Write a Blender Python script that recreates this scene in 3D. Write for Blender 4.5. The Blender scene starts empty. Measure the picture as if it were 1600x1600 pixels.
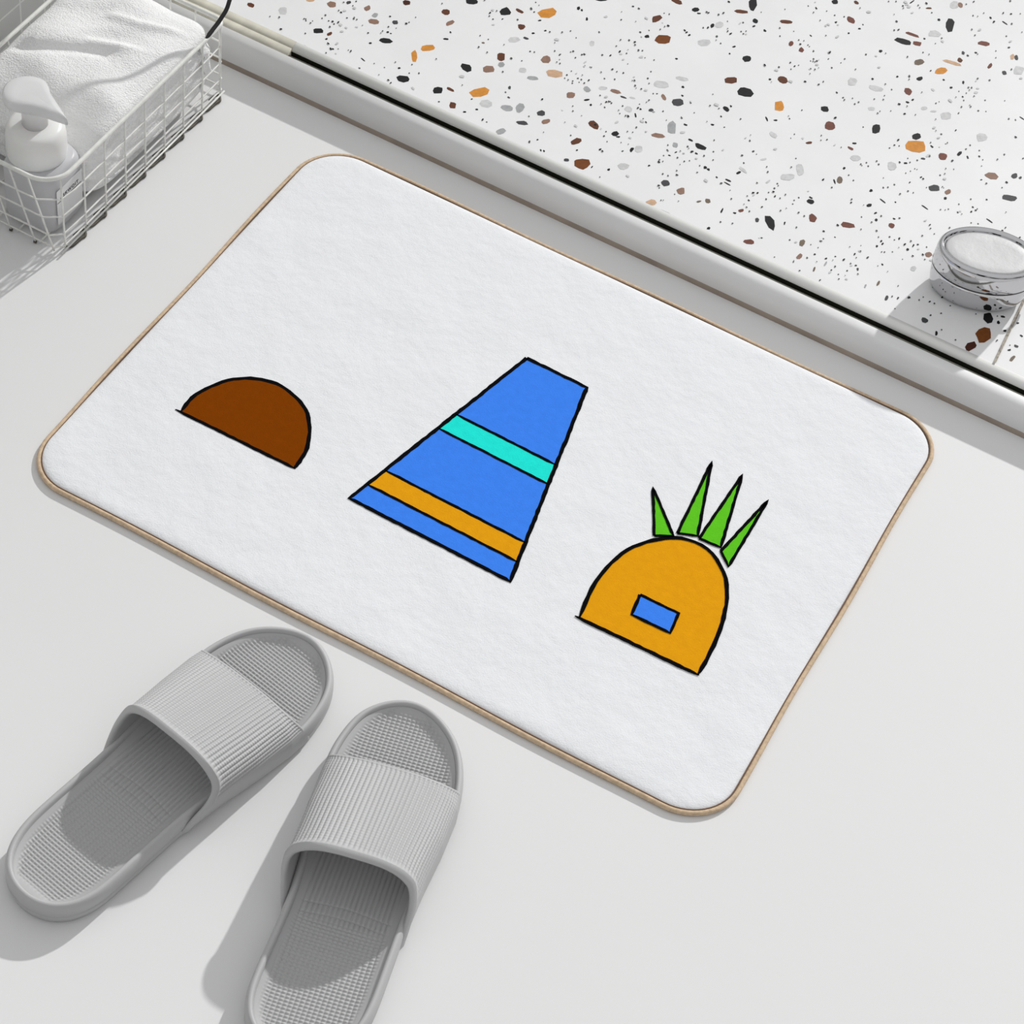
import bpy, bmesh, math, random
import numpy as np
from mathutils import Vector, Matrix

C = bpy.context.scene.collection
scene = bpy.context.scene
PI = math.pi

# ------------------------------------------------------------------ camera
# world: X runs along the shower ledge, Y away from the viewer, Z up (metres)
CAM = np.array([0.75286569, -1.35632071, 1.43871382])
RM = np.array([[0.8713398, -0.43667769, 0.2237846],
               [0.47813174, 0.65313104, -0.58720514],
               [0.11025872, 0.61865373, 0.77788854]])
FPX = 3712.92
cam = bpy.data.cameras.new('camera')
cam.sensor_width = 36.0
cam.lens = FPX * 36.0 / 1600.0
cam.clip_start = 0.05
cam.clip_end = 50
co = bpy.data.objects.new('camera', cam)
C.objects.link(co)
co.matrix_world = Matrix.Translation(Vector(CAM.tolist())) @ Matrix(RM.tolist()).to_4x4()
scene.camera = co

# ------------------------------------------------------------------ light
w = bpy.data.worlds.new('world')
scene.world = w
w.use_nodes = True
nt = w.node_tree
bg = nt.nodes['Background']
tc = nt.nodes.new('ShaderNodeTexCoord')
sep = nt.nodes.new('ShaderNodeSeparateXYZ')
nt.links.new(tc.outputs['Generated'], sep.inputs[0])
rmp = nt.nodes.new('ShaderNodeValToRGB')
nt.links.new(sep.outputs['Z'], rmp.inputs['Fac'])
rmp.color_ramp.elements[0].position = 0.0
rmp.color_ramp.elements[0].color = (0.30, 0.30, 0.305, 1)
rmp.color_ramp.elements[1].position = 0.62
rmp.color_ramp.elements[1].color = (1.0, 1.0, 1.01, 1)
# noise patches darken the low world, added for contrast in chrome reflections
mpn = nt.nodes.new('ShaderNodeMapping')
mpn.inputs['Scale'].default_value = (3.2, 3.2, .7)
nzn = nt.nodes.new('ShaderNodeTexNoise')
nzn.inputs['Scale'].default_value = 1.3
nzn.inputs['Detail'].default_value = 1.5
nt.links.new(tc.outputs['Generated'], mpn.inputs[0])
nt.links.new(mpn.outputs[0], nzn.inputs['Vector'])
r2 = nt.nodes.new('ShaderNodeValToRGB')
r2.color_ramp.elements[0].position = .42
r2.color_ramp.elements[0].color = (.06, .06, .065, 1)
r2.color_ramp.elements[1].position = .50
r2.color_ramp.elements[1].color = (1, 1, 1, 1)
nt.links.new(nzn.outputs['Fac'], r2.inputs['Fac'])
low = nt.nodes.new('ShaderNodeMapRange')
low.inputs['From Min'].default_value = .55
low.inputs['From Max'].default_value = .40
nt.links.new(sep.outputs['Z'], low.inputs['Value'])
mx = nt.nodes.new('ShaderNodeMix')
mx.data_type = 'RGBA'
mx.blend_type = 'MULTIPLY'
nt.links.new(low.outputs[0], mx.inputs['Factor'])
nt.links.new(rmp.outputs['Color'], mx.inputs['A'])
nt.links.new(r2.outputs['Color'], mx.inputs['B'])
nt.links.new(mx.outputs['Result'], bg.inputs['Color'])
bg.inputs['Strength'].default_value = 0.68

sun = bpy.data.lights.new('sun', 'SUN')
sun.energy = 2.35
sun.angle = math.radians(1.3)
sun.color = (1.0, 0.995, 0.985)
so = bpy.data.objects.new('sun', sun)
C.objects.link(so)
d = Vector((-0.24, -1.68, -1.0)).normalized()
so.rotation_euler = d.to_track_quat('-Z', 'Y').to_euler()
so.location = (0.5, 3, 2)

scene.view_settings.view_transform = 'Standard'
scene.view_settings.look = 'None'
scene.view_settings.gamma = 1
scene.view_settings.use_curve_mapping = False
scene.view_settings.exposure = 0.0


def W(px, py, z=0.0):
    """point of the plane at height z seen at pixel (px, py) of the 1600 frame"""
    r = RM @ np.array([px - 800.0, 800.0 - py, -FPX])
    t = (z - CAM[2]) / r[2]
    p = CAM + t * r
    return (float(p[0]), float(p[1]), z)


# ------------------------------------------------------------------ materials
def lin(c):
    return tuple(((v / 255) / 12.92 if v / 255 <= 0.04045 else ((v / 255 + 0.055) / 1.055) ** 2.4) for v in c) + (1,)


def mat(name, col, rough=0.5, metal=0.0, bump=None, mottled=None, **kw):
    m = bpy.data.materials.new(name)
    m.use_nodes = True
    n = m.node_tree
    b = n.nodes['Principled BSDF']
    if len(col) == 3:
        col = tuple(col) + (1,)
    b.inputs['Base Color'].default_value = col
    b.inputs['Roughness'].default_value = rough
    b.inputs['Metallic'].default_value = metal
    for k, v in kw.items():
        b.inputs[k.replace('_', ' ')].default_value = v
    t = n.nodes.new('ShaderNodeTexCoord')
    if mottled:
        sc, amt, det = mottled
        nz = n.nodes.new('ShaderNodeTexNoise')
        nz.inputs['Scale'].default_value = sc
        nz.inputs['Detail'].default_value = det
        n.links.new(t.outputs['Object'], nz.inputs['Vector'])
        r = n.nodes.new('ShaderNodeValToRGB')
        r.color_ramp.elements[0].position = 0.3
        r.color_ramp.elements[1].position = 0.7
        r.color_ramp.elements[0].color = tuple(c * (1 - amt) for c in col[:3]) + (1,)
        r.color_ramp.elements[1].color = tuple(min(1, c * (1 + amt * .5)) for c in col[:3]) + (1,)
        n.links.new(nz.outputs['Fac'], r.inputs['Fac'])
        n.links.new(r.outputs['Color'], b.inputs['Base Color'])
    if bump:
        prev = None
        for sc, st, dist, det in bump:
            nz = n.nodes.new('ShaderNodeTexNoise')
            nz.inputs['Scale'].default_value = sc
            nz.inputs['Detail'].default_value = det
            n.links.new(t.outputs['Object'], nz.inputs['Vector'])
            bp = n.nodes.new('ShaderNodeBump')
            bp.inputs['Strength'].default_value = st
            bp.inputs['Distance'].default_value = dist
            n.links.new(nz.outputs['Fac'], bp.inputs['Height'])
            if prev:
                n.links.new(prev.outputs['Normal'], bp.inputs['Normal'])
            prev = bp
        n.links.new(prev.outputs['Normal'], b.inputs['Normal'])
    return m


M = {}
M['floor'] = mat('floor_paint', (.755, .755, .752), .55, bump=[(60, .08, .001, 3)], mottled=(3.0, .015, 3))
M['terrazzo'] = mat('terrazzo_cement', (.84, .84, .84), .32, mottled=(18, .03, 4))
M['rail'] = mat('rail_metal', (.80, .80, .80), .45, .05, mottled=(12, .03, 3))
M['lip'] = mat('lip_metal', (.80, .80, .775), .45, .1)
M['joint'] = mat('joint_sealant', (.36, .30, .25), .8, mottled=(25, .25, 3))
M['groove'] = mat('groove_dark', (.012, .012, .009), .9, Specular_IOR_Level=0.0)
M['channel'] = mat('channel_grey', (.20, .20, .165), .7)
M['caulk'] = mat('aged_caulk', (.58, .56, .47), .8, mottled=(60, .18, 5))
M['pile'] = mat('mat_pile', (.835, .843, .862), .95, Specular_IOR_Level=.15, bump=[(900, .4, .0008, 3), (130, .42, .0012, 5), (18, .7, .004, 4)])
M['binding'] = mat('mat_binding', (.64, .48, .32), .8, bump=[(700, .5, .0006, 2)], mottled=(300, .2, 2))
for nm, c in (('brown', (128, 62, 8)), ('blue', (66, 134, 244)), ('cyan', (38, 232, 218)), ('orange', (230, 160, 24)),
              ('green', (98, 200, 40)), ('ink', (16, 16, 18))):
    M['art_' + nm] = mat('print_' + nm, lin(c), .9, Specular_IOR_Level=0.0, bump=[(900, .3, .0008, 3), (130, .25, .0012, 4)], mottled=(160, .05, 4))
M['slipper'] = mat('slipper_foam', (.47, .47, .47), .55, bump=[(1500, .1, .0003, 2)])
M['insole'] = mat('slipper_insole', (.43, .43, .43), .6)
M['wire'] = mat('white_coated_wire', (.80, .80, .76), .35, mottled=(120, .12, 3))
M['rust'] = mat('rusty_wire', (.085, .078, .055), .6, mottled=(160, .7, 3))
M['black'] = mat('worn_black', (.012, .012, .012), .5)
M['towel'] = mat('towel_terry', (.90, .90, .895), .95, bump=[(700, .8, .0016, 3), (120, .35, .003, 4)])
M['chrome'] = mat('chrome', (.60, .60, .615), .06, 1.0)
M['satin'] = mat('satin_chrome', (.56, .56, .56), .5, .1, bump=[(40, .35, .002, 3), (500, .2, .0004, 2)])
M['white_plastic'] = mat('white_plastic', (.84, .84, .82), .3, Subsurface_Weight=.1)
M['seam'] = mat('binding_seam', (.17, .10, .06), .9)
M['frosted'] = mat('frosted_plastic', (.90, .90, .90), .28, 0.0, Transmission_Weight=.3, IOR=1.25)
M['frosted_body'] = mat('frosted_bottle', (.80, .80, .82), .3, 0.0, Transmission_Weight=.35, IOR=1.2)
M['label'] = mat('paper_label', (.80, .80, .80), .6)
M['letters'] = mat('label_ink', (.03, .03, .03), .6)


# tiled wall: procedural tiles
def tile_material():
    m = mat('white_tiles', (.52, .53, .51), .3)
    n = m.node_tree
    t = n.nodes.new('ShaderNodeTexCoord')
    mp = n.nodes.new('ShaderNodeMapping')
    mp.inputs['Rotation'].default_value = (0, PI / 2, PI / 2)
    br = n.nodes.new('ShaderNodeTexBrick')
    br.inputs['Color1'].default_value = (.62, .63, .61, 1)
    br.inputs['Color2'].default_value = (.66, .665, .65, 1)
    br.inputs['Mortar'].default_value = (.86, .86, .84, 1)
    br.inputs['Scale'].default_value = 1.0
    br.inputs['Mortar Size'].default_value = .0011
    br.inputs['Brick Width'].default_value = .034
    br.inputs['Row Height'].default_value = .034
    br.offset = 0.0
    n.links.new(t.outputs['Object'], mp.inputs[0])
    # y along the wall, z up
    s = n.nodes.new('ShaderNodeSeparateXYZ')
    c = n.nodes.new('ShaderNodeCombineXYZ')
    n.links.new(t.outputs['Object'], s.inputs[0])
    n.links.new(s.outputs['Y'], c.inputs['X'])
    n.links.new(s.outputs['Z'], c.inputs['Y'])
    n.links.new(c.outputs[0], br.inputs['Vector'])
    n.links.new(br.outputs['Color'], n.nodes['Principled BSDF'].inputs['Base Color'])
    return m


M['tile'] = tile_material()


# ------------------------------------------------------------------ helpers
def link(name, me, mats, parent=None, smooth=True):
    if not isinstance(mats, (list, tuple)):
        mats = [mats]
    for m_ in mats:
        me.materials.append(m_)
    if smooth:
        me.polygons.foreach_set('use_smooth', [True] * len(me.polygons))
    me.update()
    o = bpy.data.objects.new(name, me)
    C.objects.link(o)
    if parent:
        o.parent = parent
    return o


def mesh(name, verts, faces, mats, parent=None, smooth=True, midx=None):
    me = bpy.data.meshes.new(name)
    me.from_pydata([tuple(map(float, v)) for v in verts], [], faces)
    if midx:
        me.polygons.foreach_set('material_index', midx)
    return link(name, me, mats, parent, smooth)


def grid_mesh(name, P, mats, parent=None, wrap_u=False, wrap_v=False, smooth=True, flip=False, caps=()):
    """P: array (nu, nv, 3)"""
    P = np.asarray(P, float)
    nu, nv = P.shape[:2]
    idx = np.arange(nu * nv).reshape(nu, nv)
    iu = np.arange(nu if wrap_u else nu - 1)
    iv = np.arange(nv if wrap_v else nv - 1)
    A, B = np.meshgrid(iu, iv, indexing='ij')
    A2, B2 = (A + 1) % nu, (B + 1) % nv
    q = np.stack([idx[A, B], idx[A2, B], idx[A2, B2], idx[A, B2]], -1).reshape(-1, 4)
    if flip:
        q = q[:, ::-1]
    faces = q.tolist()
    if 'u0' in caps:
        faces.append(idx[0, :].tolist())
    if 'u1' in caps:
        faces.append(idx[-1, ::-1].tolist())
    me = bpy.data.meshes.new(name)
    me.from_pydata(P.reshape(-1, 3).tolist(), [], faces)
    bm = bmesh.new()
    bm.from_mesh(me)
    bmesh.ops.recalc_face_normals(bm, faces=bm.faces)
    bm.to_mesh(me)
    bm.free()
    return link(name, me, mats, parent, smooth)


def tube_pts(path, r, n=10, closed=False):
    path = [Vector(p) for p in path]
    m = len(path)
    rings = []
    up = Vector((0, 0, 1))
    prev = None
    for i, p in enumerate(path):
        if closed:
            t = path[(i + 1) % m] - path[i - 1]
        else:
            t = path[min(i + 1, m - 1)] - path[max(i - 1, 0)]
        t.normalize()
        if prev is None:
            a = up if abs(t.z) < .9 else Vector((1, 0, 0))
            s = t.cross(a).normalized()
        else:
            s = (prev - t * prev.dot(t)).normalized()
        prev = s
        b = s.cross(t)
        rr = r(i / (m - 1)) if callable(r) else r
        rings.append([p + (s * math.cos(2 * PI * k / n) + b * math.sin(2 * PI * k / n)) * rr for k in range(n)])
    return rings


def tube(name, path, r, m_, parent=None, n=10, closed=False):
    R_ = tube_pts(path, r, n, closed)
    return grid_mesh(name, [[tuple(v) for v in ring] for ring in R_], m_, parent, wrap_u=closed, wrap_v=True,
                     caps=() if closed else ('u0', 'u1'))


def multi_tube(name, paths, r, m_, parent=None, n=8):
    V, F = [], []
    for path in paths:
        rg = tube_pts(path, r, n)
        b = len(V)
        for ring in rg:
            V += [tuple(v) for v in ring]
        for i in range(len(rg) - 1):
            for k in range(n):
                F.append((b + i * n + k, b + (i + 1) * n + k, b + (i + 1) * n + (k + 1) % n, b + i * n + (k + 1) % n))
        F.append(tuple(range(b, b + n)))
        F.append(tuple(reversed(range(b + (len(rg) - 1) * n, b + len(rg) * n))))
    return mesh(name, V, F, m_, parent)


def empty(name, loc, rz=0.0):
    o = bpy.data.objects.new(name, None)
    C.objects.link(o)
    o.location = loc
    o.rotation_euler = (0, 0, rz)
    o.empty_display_size = .02
    return o


def tag(o, label=None, cat=None, group=None, kind=None):
    if label:
        o['label'] = label
    if cat:
        o['category'] = cat
    if group:
        o['group'] = group
    if kind:
        o['kind'] = kind
    return o


def smooth_path(pts, per=8, closed=False):
    """Catmull-Rom"""
    P = [np.array(p, float) for p in pts]
    n = len(P)
    out = []
    rng = range(n) if closed else range(n - 1)
    for i in rng:
        p0 = P[(i - 1) % n] if closed or i > 0 else 2 * P[0] - P[1]
        p1 = P[i]
        p2 = P[(i + 1) % n]
        p3 = P[(i + 2) % n] if closed or i + 2 < n else 2 * P[-1] - P[-2]
        for k in range(per):
            t = k / per
            out.append(.5 * ((2 * p1) + (-p0 + p2) * t + (2 * p0 - 5 * p1 + 4 * p2 - p3) * t * t + (-p0 + 3 * p1 - 3 * p2 + p3) * t ** 3))
    if not closed:
        out.append(P[-1])
    return out


# ------------------------------------------------------------------ setting
def box_structure(name, x0, x1, y0, y1, z0, z1, m_):
    V = [(x, y, z) for x in (x0, x1) for y in (y0, y1) for z in (z0, z1)]
    F = [(0, 1, 3, 2), (4, 6, 7, 5), (0, 4, 5, 1), (2, 3, 7, 6), (0, 2, 6, 4), (1, 5, 7, 3)]
    o = mesh(name, V, F, m_, smooth=False)
    return tag(o, kind='structure')


box_structure('floor', -.30, 2.2, -1.9, .050, -.05, 0.0, M['floor'])
box_structure('wall_left', -.33, -.268, -1.9, 1.3, -.05, .60, M['tile'])

# threshold rail: profile in (y, z), extruded along x
YB = .0348


def extrude_profile(name, prof, x0, x1, m_, seg=1):
    P = [[(x0 + (x1 - x0) * i / seg, y, z) for y, z in prof] for i in range(seg + 1)]
    o = grid_mesh(name, P, m_, wrap_v=True, caps=('u0', 'u1'))
    return tag(o, kind='structure')


X0, X1 = -.29, 1.6
# rounded pale metal rail
prof = [(YB + .0008, -.01)]
arc = smooth_path([(YB + .0008, .002), (YB + .0010, .0115), (YB + .0022, .0175), (YB + .0054, .0226), (YB + .0096, .0252),
                   (YB + .0145, .0257), (YB + .0180, .0250), (YB + .0187, .0240)], 6)
prof += [tuple(a) for a in arc] + [(YB + .0187, -.01)]
rail = extrude_profile('trim_1', prof, X0, X1, M['rail'])
# brownish sealant bead where the rail meets the floor
bead = [(YB - .0008, -.002), (YB - .0006, .0016), (YB + .0004, .0036), (YB + .0014, .0056), (YB + .0030, .0056), (YB + .0030, -.002)]
extrude_profile('trim_2', bead, X0, X1, M['joint'])
# channel between rail and terrazzo: grey step and dark slot
XS = W(452, 88, .02)[0]
extrude_profile('trim_3', [(YB + .0187, -.01), (YB + .0187, .0228), (YB + .0229, .0220), (YB + .0229, -.01)], XS, X1, M['channel'])
extrude_profile('trim_4', [(YB + .0229, -.01), (YB + .0229, -.002), (YB + .0266, -.002), (YB + .0266, .0232), (YB + .0270, .0232), (YB + .0270, -.01)], XS, X1, M['groove'])
# old caulk that fills the slot at the basket end
extrude_profile('trim_5', [(YB + .0187, -.01), (YB + .0187, .0245), (YB + .0220, .0255), (YB + .0270, .0265), (YB + .0270, -.01)],
                X0, XS, M['caulk'])
# metal lip of the terrazzo
lipY = YB + .0270
lp = [(lipY, -.01), (lipY, .0234), (lipY + .0006, .0254), (lipY + .0020, .0268), (lipY + .0045, .0277), (lipY + .0086, .0282), (lipY + .0086, -.01)]
extrude_profile('trim_6', lp, XS, X1, M['lip'])
lp2 = [(lipY, -.01), (lipY, .0262), (lipY + .0030, .0274), (lipY + .0086, .0282), (lipY + .0086, -.01)]
extrude_profile('trim_7', lp2, X0, XS, M['caulk'])
TY = lipY + .0086
TZ = .0282

# --- terrazzo slab with inlaid stone chips
CH = {'K': (26, 26, 28), 'G': (72, 72, 74), 'M': (168, 169, 170), 'L': (206, 207, 206), 'B': (98, 58, 38), 'C': (118, 66, 24),
      'R': (116, 72, 60), 'T': (146, 116, 100), 'O': (212, 142, 58), 'P': (206, 170, 138), 'D': (70, 34, 18), 'S': (120, 106, 92)}
ORDER = list(CH)
chips = """
392 8 11 7 20 B|442 17 14 12 0 L|485 0 14 6 0 P|518 7 14 9 5 T|545 4 8 5 -15 G|497 48 17 9 0 K|515 53 9 5 -30 B|574 13 11 8 -20 T
586 24 10 7 -20 M|584 34 20 9 5 T|617 35 9 7 0 G|603 64 21 8 8 K|478 73 9 2 40 K|567 93 9 2 40 K|635 4 13 9 0 D|647 88 9 20 0 O
629 123 20 11 10 K|510 61 5 3 -20 K|738 2 20 9 0 K|790 18 17 13 0 K|812 17 14 5 25 B|856 21 31 15 -10 O|697 19 13 9 0 B
703 36 15 7 -18 T|815 42 12 10 0 B|668 75 22 10 -8 O|729 106 19 12 22 K|783 89 13 14 0 B|783 101 11 9 0 M|763 108 22 11 -4 T
803 62 19 9 0 L|853 93 15 13 0 T|866 115 25 14 10 P|833 122 19 7 8 M|684 141 16 12 0 K|704 140 14 5 25 B|748 145 31 15 -10 O
707 165 12 11 0 B|760 162 20 13 10 L|792 169 20 10 12 M|812 169 15 14 -20 M|815 192 20 7 5 G|846 177 15 9 0 G|853 190 15 7 -12 T
892 149 14 10 0 T|928 195 18 10 35 B|917 140 12 9 35 M|816 110 12 8 0 L|940 0 18 4 0 K|904 13 6 6 0 K|909 16 4 4 0 K|917 30 4 6 0 K
714 184 10 5 30 S|822 60 9 4 20 G|697 61 9 3 5 K|745 171 5 3 0 K|726 175 6 3 0 K|833 52 6 3 0 K|852 48 5 3 0 K|843 32 6 3 0 K
917 156 10 3 -8 K|923 164 4 4 -40 K|942 138 14 6 5 L|925 68 8 8 20 L|785 30 4 2 -30 K|737 155 4 2 -20 K|755 67 6 3 10 S|796 137 5 6 0 G
1057 2 18 8 22 B|1026 29 17 10 -22 B|1035 62 25 16 0 C|1087 15 12 7 -5 K|1092 21 7 3 0 K|1113 40 8 6 -45 K|1124 39 14 11 0 L
1100 67 19 12 0 L|1157 18 23 6 4 B|1176 7 13 20 0 K|1180 33 9 7 30 K|1178 41 6 3 -20 K|1195 48 6 4 20 K|1228 34 20 6 6 B
1236 68 9 7 -45 R|1167 92 14 10 0 K|1142 125 20 11 -5 B|1164 144 25 16 12 K|1223 125 17 11 35 B|1218 166 17 16 0 O|1134 170 12 7 35 K
1142 166 4 4 0 K|1059 160 18 13 0 G|1037 152 12 6 50 T|1032 132 25 11 10 L|1065 123 20 7 12 L|962 143 17 7 15 T|974 152 11 3 20 G
982 171 13 9 20 L|1011 57 8 5 5 K|1017 172 8 5 0 G|1021 175 6 3 20 M|993 180 8 3 75 K|1198 186 8 3 65 K|1212 188 7 3 0 K|1067 136 5 4 0 K
1057 92 5 3 0 K|1147 73 6 3 -15 K|1140 84 3 3 0 K|1077 55 5 3 -30 K|1002 58 3 3 0 M|1035 36 3 3 0 L|988 153 10 3 10 L
1304 3 10 8 0 K|1338 4 9 5 30 B|1329 31 15 8 32 R|1425 3 9 2 -35 K|1451 13 10 3 0 B|1491 8 13 12 0 L|1501 8 8 9 -20 T|1484 39 14 23 3 K
1467 31 5 5 0 K|1425 54 23 5 20 R|1411 65 27 9 14 K|1433 68 15 7 10 R|1460 53 20 10 0 L|1537 68 22 7 9 R|1436 97 16 9 -10 S
1488 98 32 5 17 P|1470 111 20 11 -10 O|1500 94 9 7 40 B|1505 83 6 6 0 G|1512 87 4 4 0 G|1547 103 10 6 -50 R|1582 89 7 9 0 P|1588 90 6 9 0 G
1569 114 8 7 0 G|1592 110 17 14 0 L|1437 123 10 6 -18 K|1419 143 14 11 25 R|1368 138 23 8 14 L|1332 128 15 14 0 L|1289 170 13 9 10 K
1297 197 17 14 0 R|1369 201 15 16 0 K|1432 213 14 10 0 K|1431 229 33 20 8 O|1362 170 12 6 0 L|1478 181 17 12 0 L|1534 215 18 13 0 L
1444 169 11 6 0 L|1459 174 11 3 0 L|1264 223 11 4 -5 B|1376 80 6 5 0 K|1570 36 11 2 35 K|1597 185 10 2 33 K|1418 160 7 3 25 K
1426 156 5 3 -25 K|1335 224 8 3 0 K|1486 137 5 4 0 K|1252 78 8 8 -45 R|1505 129 4 6 0 K|1343 45 5 3 0 K|1326 52 4 3 0 K|1267 56 5 2 45 K
909 256 25 17 0 C|900 221 17 9 -22 B|961 209 12 8 -8 K|966 214 7 3 0 K|987 234 8 5 -55 K|998 233 14 11 0 L|974 260 18 11 0 L
885 250 8 5 0 G|1028 212 24 7 8 T|783 205 15 9 -20 M|1040 286 14 10 0 G|1016 318 20 11 -15 P|1037 334 20 10 10 M|951 265 5 4 0 K
920 283 4 4 0 K|930 286 5 4 0 K|845 235 4 3 50 K|850 236 4 3 50 K|925 261 5 2 -50 K|930 195 5 3 0 K
1050 200 13 20 0 M|1094 229 19 8 20 K|1079 219 8 3 25 K|1055 227 9 8 20 M|1088 240 6 3 25 K|1102 262 6 5 0 K|1107 265 6 4 20 K
1138 282 10 3 25 K|1136 287 12 2 28 K|1154 270 8 4 -25 K|1161 266 16 5 38 L|1064 299 13 11 -15 T|1106 314 9 7 20 S|1092 315 8 3 -15 S
1128 329 9 3 -65 K|1158 329 10 5 -12 R|1148 333 6 3 5 K|1183 344 6 8 0 G|1203 348 25 14 62 K|1208 211 15 8 35 L|1250 265 21 12 82 L
1230 277 25 10 -3 L|1193 249 11 3 -8 L|1200 284 9 3 -35 L|1266 315 13 8 15 K|1267 309 7 3 30 K|1270 341 13 12 25 R|1170 378 19 8 8 R
1226 349 6 3 -75 K|1107 357 6 5 -30 K|1113 195 7 3 5 K|1071 195 7 3 20 K|1068 240 4 3 0 M|1046 243 5 2 15 K|1056 238 5 2 -25 K
1329 232 11 4 25 R|1336 247 17 10 5 L|1394 260 16 13 10 L|1312 281 9 11 0 S|1304 284 9 3 70 K|1319 263 5 4 -30 K|1361 298 6 5 0 K
1379 314 13 2 38 K|1358 321 10 5 -8 K|1368 333 6 3 -20 K|1325 352 25 9 10 R|1393 353 10 8 30 R|1369 344 5 5 0 K|1397 342 5 3 30 K
1460 294 18 11 -5 G|1481 300 10 7 -20 T|1477 310 5 5 0 K|1445 324 13 2 35 K|1473 245 15 11 10 R|1499 240 9 5 -40 K|1512 246 6 3 65 K
1442 248 8 3 8 G|1456 229 6 3 40 K|1550 275 23 10 12 T|1585 275 10 9 0 G|1594 278 6 4 -20 G|1577 309 25 9 8 G|1546 345 13 2 35 K
1415 255 7 3 0 K|1377 377 5 3 -50 K|1379 381 5 3 -50 K|1427 384 6 3 -55 K|1418 390 5 5 0 K|1451 398 11 8 -10 T|1566 361 4 5 0 K
1405 373 5 3 -55 K|1370 385 4 4 0 K|1253 380 9 12 25 S|1249 401 11 8 -35 T|1272 421 8 3 -70 S|1340 421 4 5 0 G|1337 415 4 3 0 G
1385 466 9 5 -60 G|1403 466 5 3 -60 G|1372 443 9 4 -60 S|1537 523 26 21 -35 C|1516 542 21 13 -25 D|1544 497 14 19 0 K|1560 504 6 6 0 K
1445 501 12 8 25 G|1463 521 8 4 -80 K|1454 493 4 3 -40 G|1570 517 6 4 10 K|1588 541 8 4 20 G|1577 547 6 4 -20 K|1582 560 12 5 -50 S
1567 495 8 3 10 K|1420 465 6 4 0 G|1352 447 7 3 -70 M|1290 412 8 3 -60 M|1427 420 9 8 0 L|1590 505 5 3 0 K|1596 525 6 3 30 K
"""
random.seed(7)


def on_terrazzo(px, py, margin=0.0):
    x, y, z = W(px, py, TZ)
    return y > TY + margin


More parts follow.
